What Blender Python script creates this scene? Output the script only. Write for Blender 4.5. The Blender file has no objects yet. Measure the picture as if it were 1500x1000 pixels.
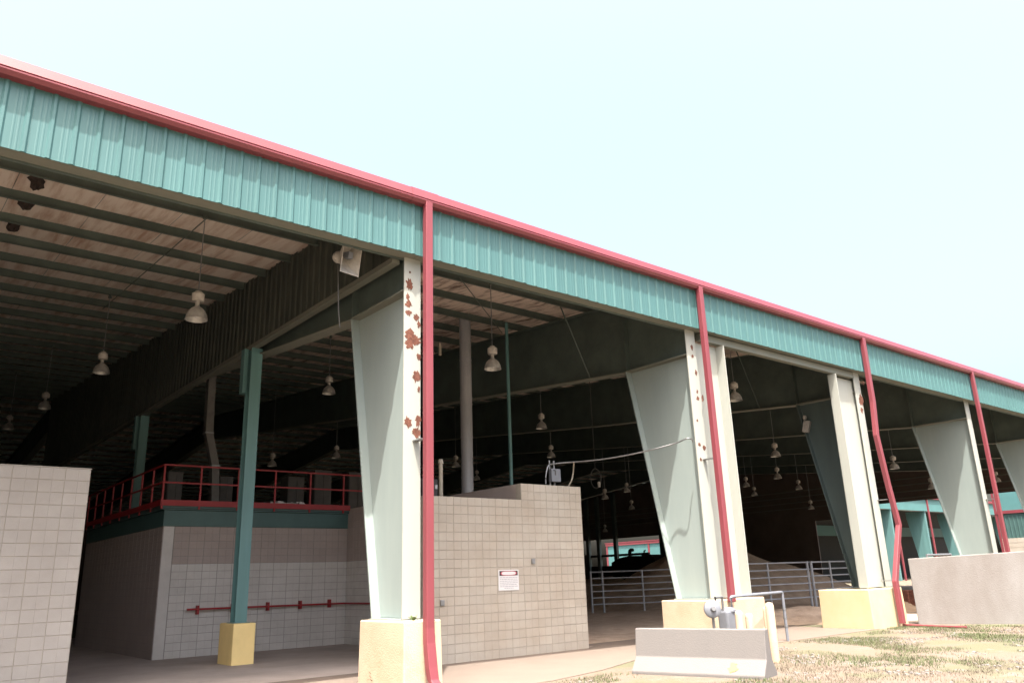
import bpy, bmesh, math, random
from mathutils import Vector, Matrix, noise
random.seed(7)
SC = bpy.context.scene
COL = SC.collection
# ------------------------------------------------------------------ camera
YAW, PITCH, ROLL, FPX = math.radians(50.464), math.radians(16.595), math.radians(-1.93), 1158.58
EYE = Vector((0, 0, 1.7))
_f = Vector((math.cos(YAW)*math.cos(PITCH), math.sin(YAW)*math.cos(PITCH), math.sin(PITCH)))
_r0 = Vector((math.sin(YAW), -math.cos(YAW), 0)); _u0 = _r0.cross(_f)
_r = math.cos(ROLL)*_r0 + math.sin(ROLL)*_u0
_u = -math.sin(ROLL)*_r0 + math.cos(ROLL)*_u0
cd = bpy.data.cameras.new('camera'); cam = bpy.data.objects.new('camera', cd); COL.objects.link(cam)
cd.sensor_width = 36; cd.lens = FPX*36/1500; cd.clip_start = .1; cd.clip_end = 2000
cam.matrix_world = Matrix(((_r.x, _u.x, -_f.x, 0), (_r.y, _u.y, -_f.y, 0), (_r.z, _u.z, -_f.z, 1.7), (0, 0, 0, 1)))
SC.camera = cam
def ray(px, py): return _f + _r*((px-749.5)/FPX) - _u*((py-499.5)/FPX)
def onX(px, py, X): d = ray(px, py); return EYE + d*(X/d.x)
def onY(px, py, Y): d = ray(px, py); return EYE + d*(Y/d.y)
def onZ(px, py, Z): d = ray(px, py); return EYE + d*((Z-1.7)/d.z)
# ------------------------------------------------------------------ light
TOSUN = Vector((-.78, -1.0, 3.0)).normalized()
w = bpy.data.worlds.new('World'); SC.world = w; w.use_nodes = True
nt = w.node_tree; bg = nt.nodes['Background']
sky = nt.nodes.new('ShaderNodeTexSky'); sky.sky_type = 'NISHITA'; sky.sun_disc = False
sky.sun_elevation = math.asin(TOSUN.z); sky.sun_rotation = math.atan2(TOSUN.x, TOSUN.y)
sky.air_density = 1.2; sky.dust_density = 10.0; sky.ozone_density = 1.0
nt.links.new(sky.outputs[0], bg.inputs[0]); bg.inputs[1].default_value = .15
sl = bpy.data.lights.new('sun', 'SUN'); sl.energy = 3.0; sl.angle = math.radians(.6); sl.color = (1, .94, .85)
so = bpy.data.objects.new('sun', sl); COL.objects.link(so); so.location = (0, 0, 60)
so.rotation_euler = (-TOSUN).to_track_quat('-Z', 'Y').to_euler()
SC.view_settings.view_transform = 'Standard'; SC.view_settings.look = 'None'
SC.view_settings.gamma = 1; SC.view_settings.use_curve_mapping = False
SC.view_settings.exposure = 2.0
SC.render.engine = 'CYCLES'
SC.cycles.max_bounces = 10; SC.cycles.diffuse_bounces = 5
# ------------------------------------------------------------------ materials
def mat(name, col, rough=.6, metal=0., var=.12, scale=3., bump=0., bscale=40., col2=None, streak=None, rnd=0., spec=.4, fine=0., k=.70, lo=.3, hi=.7):
    col = tuple(c*k for c in col); col2 = tuple(c*k for c in col2) if col2 else None
    m = bpy.data.materials.new(name); m.use_nodes = True; t = m.node_tree; N = t.nodes; L = t.links
    b = N['Principled BSDF']; b.inputs['Roughness'].default_value = rough; b.inputs['Metallic'].default_value = metal
    b.inputs['Specular IOR Level'].default_value = spec
    tc = N.new('ShaderNodeTexCoord'); geo = N.new('ShaderNodeNewGeometry')
    mp = N.new('ShaderNodeMapping'); L.new(geo.outputs['Position'], mp.inputs[0])
    if streak: mp.inputs['Scale'].default_value = streak
    n1 = N.new('ShaderNodeTexNoise'); n1.inputs['Scale'].default_value = scale; n1.inputs['Detail'].default_value = 6; n1.inputs['Roughness'].default_value = .65
    L.new(mp.outputs[0], n1.inputs['Vector'])
    mr = N.new('ShaderNodeMapRange'); mr.inputs[1].default_value = lo; mr.inputs[2].default_value = hi
    L.new(n1.outputs['Fac'], mr.inputs[0])
    mx = N.new('ShaderNodeMix'); mx.data_type = 'RGBA'; L.new(mr.outputs[0], mx.inputs[0])
    c2 = col2 if col2 else tuple(c*(1-2*var) for c in col)
    mx.inputs[6].default_value = (*c2, 1); mx.inputs[7].default_value = (*col, 1)
    out = mx.outputs[2]
    if rnd or fine:
        hs = N.new('ShaderNodeHueSaturation'); L.new(out, hs.inputs['Color']); out = hs.outputs[0]
        src = None
        if rnd:
            oi = N.new('ShaderNodeObjectInfo'); r2 = N.new('ShaderNodeMapRange'); r2.inputs[3].default_value = 1-rnd; r2.inputs[4].default_value = 1+rnd
            L.new(oi.outputs['Random'], r2.inputs[0]); src = r2.outputs[0]
        if fine:
            n3 = N.new('ShaderNodeTexNoise'); n3.inputs['Scale'].default_value = 90; n3.inputs['Detail'].default_value = 3; L.new(geo.outputs['Position'], n3.inputs['Vector'])
            r3 = N.new('ShaderNodeMapRange'); r3.inputs[1].default_value = .3; r3.inputs[2].default_value = .7; r3.inputs[3].default_value = 1-fine; r3.inputs[4].default_value = 1+fine
            L.new(n3.outputs['Fac'], r3.inputs[0])
            if src:
                mm = N.new('ShaderNodeMath'); mm.operation = 'MULTIPLY'; L.new(src, mm.inputs[0]); L.new(r3.outputs[0], mm.inputs[1]); src = mm.outputs[0]
            else: src = r3.outputs[0]
        L.new(src, hs.inputs['Value'])
    L.new(out, b.inputs['Base Color'])
    if bump:
        n2 = N.new('ShaderNodeTexNoise'); n2.inputs['Scale'].default_value = bscale; n2.inputs['Detail'].default_value = 4
        L.new(geo.outputs['Position'], n2.inputs['Vector'])
        bp = N.new('ShaderNodeBump'); bp.inputs['Strength'].default_value = bump; bp.inputs['Distance'].default_value = .02
        L.new(n2.outputs['Fac'], bp.inputs['Height']); L.new(bp.outputs[0], b.inputs['Normal'])
    return m
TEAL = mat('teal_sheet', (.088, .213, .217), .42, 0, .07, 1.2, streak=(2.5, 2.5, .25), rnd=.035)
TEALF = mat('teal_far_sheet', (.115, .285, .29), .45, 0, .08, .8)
RED = mat('red_trim', (.27, .062, .078), .38, 0, .07, 1.5, streak=(1.5, 1.5, .4))
REDP = mat('red_pipe_paint', (.42, .03, .035), .45, 0, .1, 4)
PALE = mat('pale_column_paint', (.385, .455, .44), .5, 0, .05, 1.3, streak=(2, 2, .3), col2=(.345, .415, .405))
FLG = mat('cream_flange_paint', (.49, .505, .46), .5, 0, .05, 1.3, streak=(2, 2, .3), col2=(.44, .465, .43))
GREEN = mat('dark_green_steel', (.13, .172, .156), .5, 0, .2, 1.5, col2=(.085, .112, .102))
GREEN2 = mat('teal_green_column', (.15, .205, .205), .45, 0, .1, 1.3, streak=(2, 2, .3))
POST = mat('teal_post_paint', (.16, .33, .335), .4, 0, .1, 1.2, streak=(3, 3, .3))
BAND = mat('teal_band_paint', (.085, .17, .165), .45, 0, .1, 2)
SOFF = mat('weathered_girt', (.23, .23, .19), .6, 0, .12, 2.5, col2=(.19, .21, .18))
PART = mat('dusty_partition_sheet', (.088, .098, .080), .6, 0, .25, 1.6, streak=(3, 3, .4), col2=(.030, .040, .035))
LINER = mat('stained_roof_liner', (.62, .555, .50), .7, 0, .1, 1.4, bump=.5, bscale=7, streak=(3.2, .3, 1), col2=(.38, .26, .20), k=1.0, lo=.3, hi=.55)
LINER2 = mat('torn_roof_liner', (.62, .52, .46), .7, 0, .1, 1.7, bump=.8, bscale=6, streak=(2.8, .55, 1), col2=(.11, .07, .055), k=1.05, lo=.33, hi=.52)
RUST = mat('rust', (.26, .10, .065), .9, 0, .3, 14, bump=.6, bscale=80)
BLOCK = mat('tan_block', (.52, .485, .43), .85, 0, .06, 1.1, bump=.35, bscale=120, rnd=.045, fine=.05, col2=(.455, .40, .335))
BLOCKG = mat('grey_block', (.50, .475, .445), .85, 0, .05, 1.2, bump=.35, bscale=120, rnd=.04, fine=.05, col2=(.42, .39, .36))
BLOCKU = mat('mauve_block', (.50, .425, .395), .85, 0, .06, 1.4, bump=.35, bscale=120, rnd=.04, fine=.05)
BLOCKL = mat('pale_painted_block', (.76, .735, .705), .8, 0, .06, 1.6, bump=.3, bscale=100, rnd=.035, fine=.04, col2=(.62, .595, .57))
MORT = mat('mortar', (.46, .42, .36), .95, 0, .1, 6)
MORTL = mat('pale_mortar', (.42, .39, .37), .95, 0, .1, 6)
YELS = mat('yellow_post_paint', (.90, .69, .31), .7, 0, .06, 2.2, bump=.2, bscale=50, k=.9)
YEL = mat('yellow_concrete_paint', (.67, .54, .36), .7, 0, .06, 2.2, bump=.25, bscale=50, col2=(.64, .51, .30))
CREAM = mat('faded_yellow_concrete', (.66, .525, .385), .75, 0, .06, 2, bump=.4, bscale=40, fine=.04, col2=(.58, .44, .30), lo=.25, hi=.55)
CONC = mat('barrier_concrete', (.20, .191, .187), .9, 0, .1, 2, bump=.2, bscale=45, fine=.06, streak=(1.6, 1.6, .35), col2=(.215, .202, .196))
CONCW = mat('stained_wall_concrete', (.32, .307, .30), .9, 0, .12, .9, bump=.3, bscale=30, fine=.08, streak=(1.5, 1.5, .6), col2=(.24, .215, .20))
FLOOR = mat('floor_concrete', (.52, .45, .41), .85, 0, .1, .8, bump=.2, bscale=40, fine=.06, col2=(.36, .315, .29))
APRON = mat('apron_concrete', (.225, .178, .148), .9, 0, .06, .9, bump=.3, bscale=40, fine=.07, col2=(.195, .155, .128))
DIRT = mat('arena_dirt', (.56, .435, .335), .95, 0, .2, 2, bump=1., bscale=9, fine=.2, col2=(.36, .27, .20), k=.85)
SAND = mat('sunlit_sand', (.42, .30, .20), .95, 0, .15, 2, bump=.8, bscale=12, fine=.1)
ALU = mat('spun_aluminium', (.72, .71, .68), .35, .4, .2, 8, rnd=.2)
WHITE = mat('dusty_white_enamel', (.66, .62, .57), .5, 0, .2, 9, rnd=.12)
GREYBOX = mat('grey_box_metal', (.27, .29, .335), .45, .2, .08, 5)
FENCE = mat('fence_pipe_steel', (.56, .58, .63), .45, .15, .12, 3)
FLUE = mat('flue_steel', (.52, .53, .57), .45, .15, .12, 3, streak=(2, 2, .4))
GALV = mat('galvanised_steel', (.42, .43, .45), .42, .7, .15, 6)
DUCT = mat('duct_metal', (.20, .195, .19), .5, .4, .15, 5)
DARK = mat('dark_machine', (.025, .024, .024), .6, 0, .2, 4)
CAB = mat('dark_cabinet', (.10, .095, .095), .55, 0, .15, 4)
WIRE = mat('cable_rubber', (.10, .10, .095), .6, 0, .1, 10)
PVC = mat('aged_pvc', (.52, .47, .38), .55, 0, .1, 8)
TATTER = mat('dark_torn_liner', (.075, .055, .05), .95, 0, .3, 20, bump=1, bscale=50)
SIGNW = mat('sign_white', (.80, .80, .82), .5, 0, .03, 10)
BLACK = mat('sign_black', (.02, .02, .022), .5, 0, 0, 10)
INK = mat('sign_grey_ink', (.42, .43, .48), .6, 0, 0, 10)
SREDM = mat('sign_red', (.50, .08, .12), .5, 0, 0, 10)
DRY = mat('dry_grass', (.215, .175, .125), .9, 0, .2, 3, rnd=.1)
GRN = mat('green_grass', (.12, .165, .06), .85, 0, .2, 3)
LEAF = mat('weed_leaf', (.10, .15, .045), .8, 0, .2, 5)
SIDING = mat('dusty_end_siding', (.20, .155, .13), .7, 0, .15, .7, col2=(.14, .11, .092))
STONE = mat('pale_gravel', (.36, .33, .31), .9, 0, .2, 20)
# ground: trodden dirt, dry grass and green patches
GROUND = bpy.data.materials.new('dry_lawn_ground'); GROUND.use_nodes = True
t = GROUND.node_tree; N = t.nodes; L = t.links; b = N['Principled BSDF']; b.inputs['Roughness'].default_value = .95
geo = N.new('ShaderNodeNewGeometry')
def nz(s, d=6):
    n = N.new('ShaderNodeTexNoise'); n.inputs['Scale'].default_value = s; n.inputs['Detail'].default_value = d; n.inputs['Roughness'].default_value = .65; L.new(geo.outputs['Position'], n.inputs['Vector']); return n.outputs['Fac']
def rng(o, a, c_):
    n = N.new('ShaderNodeMapRange'); n.inputs[1].default_value = a; n.inputs[2].default_value = c_; L.new(o, n.inputs[0]); return n.outputs[0]
def mixc(f, a, c_):
    n = N.new('ShaderNodeMix'); n.data_type = 'RGBA'; L.new(f, n.inputs[0])
    for i, v in ((6, a), (7, c_)):
        if isinstance(v, tuple): n.inputs[i].default_value = (*v, 1)
        else: L.new(v, n.inputs[i])
    return n.outputs[2]
c = mixc(rng(nz(1.1), .42, .6), (.155, .117, .097), (.135, .112, .083))
c = mixc(rng(nz(.45), .49, .58), c, (.095, .108, .055))
c = mixc(rng(nz(.8, 8), .58, .66), c, (.19, .168, .157))
c = mixc(rng(nz(38, 3), .35, .75), c, (.13, .10, .07))
L.new(c, b.inputs['Base Color'])
bp = N.new('ShaderNodeBump'); bp.inputs['Strength'].default_value = .8; bp.inputs['Distance'].default_value = .05; L.new(nz(14), bp.inputs['Height']); L.new(bp.outputs[0], b.inputs['Normal'])
# ------------------------------------------------------------------ mesh helpers
WL = {}
class MB:
    def __init__(s): s.v = []; s.f = []
    def add(s, vs, fs):
        o = len(s.v); s.v += [tuple(v) for v in vs]; s.f += [tuple(i+o for i in f) for f in fs]; return s
    def box(s, x0, x1, y0, y1, z0, z1):
        return s.add([(x0,y0,z0),(x1,y0,z0),(x1,y1,z0),(x0,y1,z0),(x0,y0,z1),(x1,y0,z1),(x1,y1,z1),(x0,y1,z1)],
                     [(0,3,2,1),(4,5,6,7),(0,1,5,4),(1,2,6,5),(2,3,7,6),(3,0,4,7)])
    def obox(s, c, ax, ay, az):          # centre + three half-axis vectors
        c = Vector(c); ax = Vector(ax); ay = Vector(ay); az = Vector(az)
        vs = [c+sx*ax+sy*ay+sz*az for sz in (-1, 1) for sx, sy in ((-1,-1),(1,-1),(1,1),(-1,1))]
        return s.add(vs, [(0,3,2,1),(4,5,6,7),(0,1,5,4),(1,2,6,5),(2,3,7,6),(3,0,4,7)])
    def prism(s, poly, axis, a0, a1):    # polygon in the two other axes, extruded along axis
        def P(p, a): return {'x': (a, p[0], p[1]), 'y': (p[0], a, p[1]), 'z': (p[0], p[1], a)}[axis]
        n = len(poly)
        return s.add([P(p, a0) for p in poly]+[P(p, a1) for p in poly],
                     [tuple(range(n)), tuple(range(2*n-1, n-1, -1))]+[(i, (i+1) % n, n+(i+1) % n, n+i) for i in range(n)])
    def tube(s, pts, r, n=8, cap=True):
        pts = [Vector(p) for p in pts]; rs = r if isinstance(r, (list, tuple)) else [r]*len(pts)
        up = Vector((0, 0, 1)); rings = []
        for i, p in enumerate(pts):
            d = (pts[min(i+1, len(pts)-1)]-pts[max(i-1, 0)]).normalized()
            a = d.cross(up)
            if a.length < .05: a = d.cross(Vector((1, 0, 0)))
            a.normalize(); bb = d.cross(a)
            rings.append([p+(a*math.cos(2*math.pi*k/n)+bb*math.sin(2*math.pi*k/n))*rs[i] for k in range(n)])
        fs = []
        for i in range(len(pts)-1):
            for k in range(n): fs.append((i*n+k, i*n+(k+1) % n, (i+1)*n+(k+1) % n, (i+1)*n+k))
        if cap: fs += [tuple(range(n)), tuple(range(len(pts)*n-1, (len(pts)-1)*n-1, -1))]
        return s.add([v for q in rings for v in q], fs)
    def lathe(s, prof, c=(0, 0, 0), n=16, axis=None):   # prof [(r,z)]
        A = Vector(axis).normalized() if axis else Vector((0, 0, 1))
        a = A.cross(Vector((0, 0, 1)) if abs(A.z) < .9 else Vector((1, 0, 0))).normalized(); bb = A.cross(a); c = Vector(c)
        vs = [c+A*z+(a*math.cos(2*math.pi*k/n)+bb*math.sin(2*math.pi*k/n))*r for r, z in prof for k in range(n)]
        fs = [(i*n+k, i*n+(k+1) % n, (i+1)*n+(k+1) % n, (i+1)*n+k) for i in range(len(prof)-1) for k in range(n)]
        return s.add(vs, fs)
    def mesh(s, name, m, smooth=False, origin=None):
        o = Vector(origin) if origin is not None else Vector((0, 0, 0))
        me = bpy.data.meshes.new(name); me.from_pydata([tuple(Vector(v)-o) for v in s.v], [], s.f)
        bm = bmesh.new(); bm.from_mesh(me); bmesh.ops.recalc_face_normals(bm, faces=bm.faces); bm.to_mesh(me); bm.free()
        if smooth:
            for p in me.polygons: p.use_smooth = True
            if hasattr(me, 'set_sharp_from_angle'): me.set_sharp_from_angle(angle=math.radians(40))
        me.materials.append(m); return me
    def build(s, name, m, parent=None, smooth=False, bevel=0):   # verts in world coordinates
        xs = [v[0] for v in s.v]; ys = [v[1] for v in s.v]; zs = [v[2] for v in s.v]
        o = Vector(((min(xs)+max(xs))/2, (min(ys)+max(ys))/2, min(zs)))
        return place(name, s.mesh(name, m, smooth, o), o, parent, bevel)
def place(name, me, loc, parent=None, bevel=0, rot=None):
    ob = bpy.data.objects.new(name, me); COL.objects.link(ob); loc = Vector(loc); WL[ob] = loc
    ob.location = loc - (WL[parent] if parent else Vector((0, 0, 0)))
    if parent: ob.parent = parent
    if rot: ob.rotation_euler = rot
    if bevel:
        md = ob.modifiers.new('bevel', 'BEVEL'); md.width = bevel; md.segments = 2; md.limit_method = 'ANGLE'
    return ob
def empty(name, loc, label=None, cat=None, group=None):
    ob = bpy.data.objects.new(name, None); COL.objects.link(ob); ob.location = loc; WL[ob] = Vector(loc); ob.empty_display_size = .3
    if label: tag(ob, label, cat, group)
    return ob
def tag(ob, label=None, cat=None, group=None, kind=None):
    if label: ob['label'] = label
    if cat: ob['category'] = cat
    if group: ob['group'] = group
    if kind: ob['kind'] = kind
    return ob
B = lambda *a: MB().box(*a)
# ------------------------------------------------------------------ setting
tag(MB().add([(-300,-300,0),(500,-300,0),(500,400,0),(-300,400,0)], [(0,1,2,3)]).build('ground', GROUND), kind='structure')
tag(MB().prism([(-60, 10.9), (9.6, 10.85), (11.2, 11.25), (13.0, 12.0), (15.5, 11.7), (22.6, 11.75), (22.6, 15.6), (14.6, 15.6), (14.6, 14.9), (-60, 14.9)], 'z', -.1, .012).build('concrete_apron', APRON), kind='structure')
tag(MB().add([(-60,14.9,.016),(14.58,14.9,.016),(14.58,36,.016),(-60,36,.016)], [(0,1,2,3)]).build('concrete_floor', FLOOR), kind='structure')
# arena dirt, gently uneven
dm = MB(); nx, ny = 60, 70
for j in range(ny+1):
    for i in range(nx+1):
        x = 14.7+i*(65.-14.7)/nx; y = 15.5+j*(84-15.5)/ny
        z = .02+.10*noise.noise(Vector((x*.35, y*.35, 0)))+.05*noise.noise(Vector((x*1.1, y*1.1, 3)))
        e = min(1, max(0, (y-15.6)/1.5))*min(1, max(.25, (x-14.7)/3)); dm.v.append((x, y, .006+max(0, (z+.06))*e))
for j in range(ny):
    for i in range(nx): a = j*(nx+1)+i; dm.f.append((a, a+1, a+nx+2, a+nx+1))
tag(dm.build('arena_dirt_floor', DIRT, smooth=True), kind='structure')
# ------------------------------------------------------------------ the barn
D, ZF, SL = 11.825, 7.61, .077
Y_R, Y_B, X_E = 48., 84.2, 65.7
def zp(y): return 8.78+SL*(min(y, 2*Y_R-y)-D)        # underside of purlins
def zl(y): return zp(y)+.22
FX = [7.54+8.3*i for i in range(7)]
barn = empty('livestock_barn', (30, 12, 0), 'long open-sided teal steel barn with red gutter and tapered columns', 'barn')
# fascia of ribbed sheets
pan = []
pw = .9144
prof = []
for k in range(3):
    x = k*.3048
    prof += [(x+.0, 0), (x+.075, 0), (x+.085, -.003), (x+.10, -.003), (x+.11, 0), (x+.14, 0), (x+.15, -.003), (x+.165, -.003), (x+.175, 0), (x+.205, 0), (x+.232, -.025), (x+.268, -.025), (x+.295, 0)]
prof += [(pw-.002, 0), (pw-.002, .014), (0, .014)]
pm = MB().prism(prof, 'z', 0, 8.80-ZF).mesh('fascia_sheet', TEAL)
fas = B(-9, X_E, D+.03, D+.10, ZF+.35, ZF+.5).build('fascia', GREEN, barn)
x = -8.99
while x < X_E-.5:
    place('fascia_sheet', pm, (x, D, ZF+random.uniform(-.004, .004)), fas); x += pw
# bottom girt under the fascia + dark channel behind it
for i in range(-2, 7):
    a, b_ = (FX[0]+8.3*i, FX[0]+8.3*(i+1)-.012)
    B(a, b_, D+.018, D+.299, ZF+.004, ZF+.03).build('girt', SOFF, barn)
    B(a, b_, D+.30, D+.35, ZF-.02, ZF+.20).build('girt', GREEN, barn)
# gutter sections
gp = [(11.828,8.935),(11.71,8.935),(11.685,8.92),(11.645,8.755),(11.665,8.745),(11.665,8.732),(11.64,8.727),(11.64,8.705),(11.69,8.645),(11.828,8.645)]
for i in range(-2, 7):
    a, b_ = FX[0]+.3+8.3*i, FX[0]+.3+8.3*(i+1)-.006
    g = MB().prism(gp, 'x', a, min(b_, X_E+.1)).build('gutter', RED, barn)
    g2 = [(y-.006 if y < 11.8 else y, z+(.006 if z > 8.8 else -.006)) for y, z in gp]
    if i in (0,): MB().prism(g2, 'x', a-.55, a+.05).build('gutter_joint', RED, g)
MB().prism([(11.89, 8.5), (12.1, 8.5), (12.1, 9.055), (12.0, 9.055), (12.0, 9.012), (11.89, 9.012)], 'x', -9.2, X_E+.2).build('eave_sun_block', GREEN, barn)  # added strip hidden behind the gutter, stops sun leaking in under the roof edge
# roof: outer sheet, liner strips, purlins
ro = MB().prism([(12.0, zl(12)+.032), (Y_R, zl(Y_R)+.04), (Y_B+.2, zl(Y_B)+.04), (Y_B+.2, zl(Y_B)+.11), (Y_R, zl(Y_R)+.11), (12.0, zl(12)+.075)], 'x', -9.2, X_E+.2).build('roof', TEAL, barn)
pY = []
for py in (269, 311, 346, 378, 405):
    d = ray(0, py); tt = (8.78-SL*D-1.7)/(d.z-SL*d.y); pY.append(d.y*tt)
y = D+.75; pY = []
while y < Y_B-.5: pY.append(y); y += 1.52
zs_ = .22
def zprof(y): z = zp(y); return [(y-.07,z),(y,z),(y,z+.205),(y+.07,z+.205),(y+.07,z+.218),(y-.013,z+.218),(y-.013,z+.013),(y-.07,z+.013)]
for y in pY: MB().prism(zprof(y), 'x', -9., X_E-.05).build('purlin', GREEN, barn)
def liner_mesh(seed, m):
    rnd = random.Random(seed); q = MB(); W = 1.5; ys = []
    edges = [D+.29]+pY+[Y_B]
    for a, b_ in zip(edges, edges[1:]):
        for k in range(4): ys.append((a+(b_-a)*k/4, math.sin(math.pi*k/4)))
    ys.append((Y_B, 0)); nxs = 5
    for yy, sgn in ys:
        amp = rnd.uniform(.015, .06)
        for i in range(nxs+1):
            u = i/nxs
            q.v.append((u*(W-.012), yy, zl(yy)+.012-sgn*amp*(math.sin(math.pi*u)*.7+.3)-rnd.uniform(0, .012)*(1 if 0 < i < nxs else 0)-(.018 if i in (0, nxs) else 0)))
    for j in range(len(ys)-1):
        for i in range(nxs): a = j*(nxs+1)+i; q.f.append((a, a+1, a+nxs+2, a+nxs+1))
    return q.mesh('liner_strip', m, True)
LM = [liner_mesh(s, LINER) for s in (1, 2, 3)]; LM2 = [liner_mesh(s, LINER2) for s in (4, 5, 6)]
x = -9.1; k = 0
while x < X_E-1.4:
    place('liner_strip', (LM if x < 7 else LM2)[k % 3], (x, 0, 0), ro); x += 1.5; k += 1
# frames
def frame(i, X):
    WEB = GREEN2 if i == 2 else PALE  # third frame's column web and inner flange get a darker teal-green
    fr = empty('steel_frame', (X, 12.6, 1.07)); fr.parent = barn; fr.location = Vector((X, 12.6, 1.07))-WL[barn]
    hw = .18
    y0 = 12.05; zs = 6.95
    # column: outer flange, web, inner flange
    B(X-hw, X+hw, y0, y0+.025, 1.08, 8.70).build('outer_flange', FLG, fr)
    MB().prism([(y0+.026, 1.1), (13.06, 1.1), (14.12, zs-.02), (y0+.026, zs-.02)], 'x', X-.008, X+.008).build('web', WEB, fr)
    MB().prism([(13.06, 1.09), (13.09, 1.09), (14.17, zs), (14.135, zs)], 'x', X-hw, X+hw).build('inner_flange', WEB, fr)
    B(X-hw, X+hw, y0, 13.15, 1.065, 1.09).build('base_plate', PALE, fr)
    # knee + rafter
    B(X-hw+.005, X+hw-.005, y0+.03, 14.16, zs+.003, zs+.028).build('stiffener', SOFF, fr)
    zb = lambda y: 6.96+.089*(y-14.15) if y < 24 else 6.96+.089*9.85+(zp(Y_R)-1.35-7.837)*(y-24)/(Y_R-24)
    yb = 2*Y_R
    MB().prism([(y0+.03, zs+.03), (14.15, zs+.03), (24, zb(24)), (Y_R, zb(Y_R)), (yb-24, zb(24)), (yb-14.15, zs+.03), (yb-14.15, zp(14.15)-.02), (Y_R, zp(Y_R)-.02), (y0+.03, zp(y0)-.02)], 'x', X-.007, X+.007).build('rafter_web', GREEN, fr)
    for (ya, yc) in ((14.2, 24), (24, Y_R), (Y_R, yb-24), (yb-24, yb-14.2)):
        za, zc = [zb(min(q, yb-q)) for q in (ya, yc)]
        MB().prism([(ya, za-.025), (yc, zc-.025), (yc, zc-.002), (ya, za-.002)], 'x', X-hw, X+hw).build('rafter_flange', SOFF, fr)
    MB().prism([(y0, zp(y0)-.018), (Y_R, zp(Y_R)-.018), (yb-y0, zp(y0)-.018), (yb-y0, zp(y0)-.002), (Y_R, zp(Y_R)-.002), (y0, zp(y0)-.002)], 'x', X-hw, X+hw).build('top_flange', GREEN, fr)
    B(X-hw+.01, X-.008, 14.13, 14.155, zs+.03, zp(14.1)-.03).build('stiffener', GREEN, fr)
    MB().prism([(83.2, 0), (83.6, 0), (83.6, 8.7), (81.9, 7.0)], 'x', X-.15, X+.15).build('rear_column', GREEN, fr)
    # flange braces from purlins down to the bottom flange
    for yb_, yt in (((15.6, 15.6),) if i else ()):
        MB().tube([(X-1.15, yt, zp(yt)+.05), (X-.12, yb_, zb(yb_)+.02)], .022, 5).build('flange_brace', GREEN, fr)
    return fr
frames = [frame(i, X) for i, X in enumerate(FX)]
# door jambs of the framed bay
for (xa, xb, flx) in ((16.02, 17.02, 17.02), (22.62, 24.125, 22.62)):
    j = B(xa, xb, 12.16, 12.18, 1.09, ZF-.25).build('door_jamb', FLG, barn)
    B(flx-.012, flx+.012, 11.90, 12.158, 1.09, ZF-.25).build('jamb_flange', FLG, j)
B(16.2, 23.9, 12.0, 12.155, ZF-.21, ZF-.03).build('door_header', SOFF, barn)
# rust patches where paint flaked off the flanges
FK = 0
def flake(px, py, w_, h_, fr, Y=12.047):
    c = onY(px, py, Y); rnd = random.Random(int(px*31+py)); n = 26; q = MB()
    pts = [(c.x+math.cos(2*math.pi*k/n)*w_*rnd.uniform(.4, .95), c.z+math.sin(2*math.pi*k/n)*h_*rnd.uniform(.4, .95)) for k in range(n)]
    global FK; FK = (FK+1) % 7; Y -= .0004*FK
    q.prism(pts, 'y', Y, 12.049); q.build('rust_patch', RUST, fr)
for px, py, w_, h_ in [(599,416,.10,.16),(597,434,.05,.09),(598,445,.10,.10),(598,457,.09,.08),(609,464,.08,.09),(600,490,.17,.19),(607,497,.16,.15),(599,503,.12,.12),(613,475,.05,.09),(613,522,.06,.10),(610,551,.12,.15),(613,570,.04,.08),(597,617,.11,.14),(612,615,.08,.16),(610,633,.12,.12),(600,398,.03,.03),(603,508,.05,.05)]:
    flake(px, py, w_, h_, frames[0])
for px, py, w_, h_ in [(1013,508,.07,.10),(1014,521,.06,.06),(1019,545,.06,.10),(1021,573,.05,.08),(1022,583,.08,.07),(1029,583,.06,.11),(1024,650,.07,.06),(1031,655,.08,.09),(1021,615,.04,.05),(1026,672,.05,.06)]:
    flake(px, py, w_, h_, frames[1])
for px, py, w_, h_ in [(1261,585,.18,.30),(1262,600,.12,.12),(1264,560,.08,.10)]:
    flake(px, py, w_, h_, frames[2])
# downspouts
def spout(pts, wd=.155, dp=.13, name='downspout'):
    q = MB(); n = len(pts)
    for x_, y_, z_, k in pts:
        q.v += [(x_-wd/2*k, y_-dp/2, z_), (x_+wd/2*k, y_-dp/2, z_), (x_+wd/2*k, y_+dp/2, z_), (x_-wd/2*k, y_+dp/2, z_)]
    for i in range(n-1):
        for k in range(4): q.f.append((i*4+k, i*4+(k+1) % 4, i*4+4+(k+1) % 4, i*4+4+k))
    q.f += [(0, 1, 2, 3), (4*n-1, 4*n-2, 4*n-3, 4*n-4)]
    return q.build(name, RED, barn, bevel=.015)
SX = [7.66+8.3*i for i in range(7)]
def strap(d, x_, z_): B(x_-.11, x_+.02, 11.776, 12.049, z_, z_+.02).build('strap', GALV, d)
d = spout([(SX[0], 11.70, 8.70, 1), (SX[0], 11.70, .95, 1), (SX[0], 11.68, .72, 1.12), (SX[0], 11.62, .35, 1.12), (SX[0]+.005, 11.58, .16, 1.05), (SX[0]+.01, 11.45, .05, 1.12)]); strap(d, SX[0], 4.1)
d = spout([(SX[1], 11.70, 8.70, 1), (SX[1]+.02, 11.72, 1.0, 1)]); strap(d, SX[1], 4.3)
bent = [onY(1283, 637, 11.7), onY(1300, 708, 11.7), onY(1316, 768, 11.66), onY(1311, 850, 11.66), onY(1322, 912, 11.62)]
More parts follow.
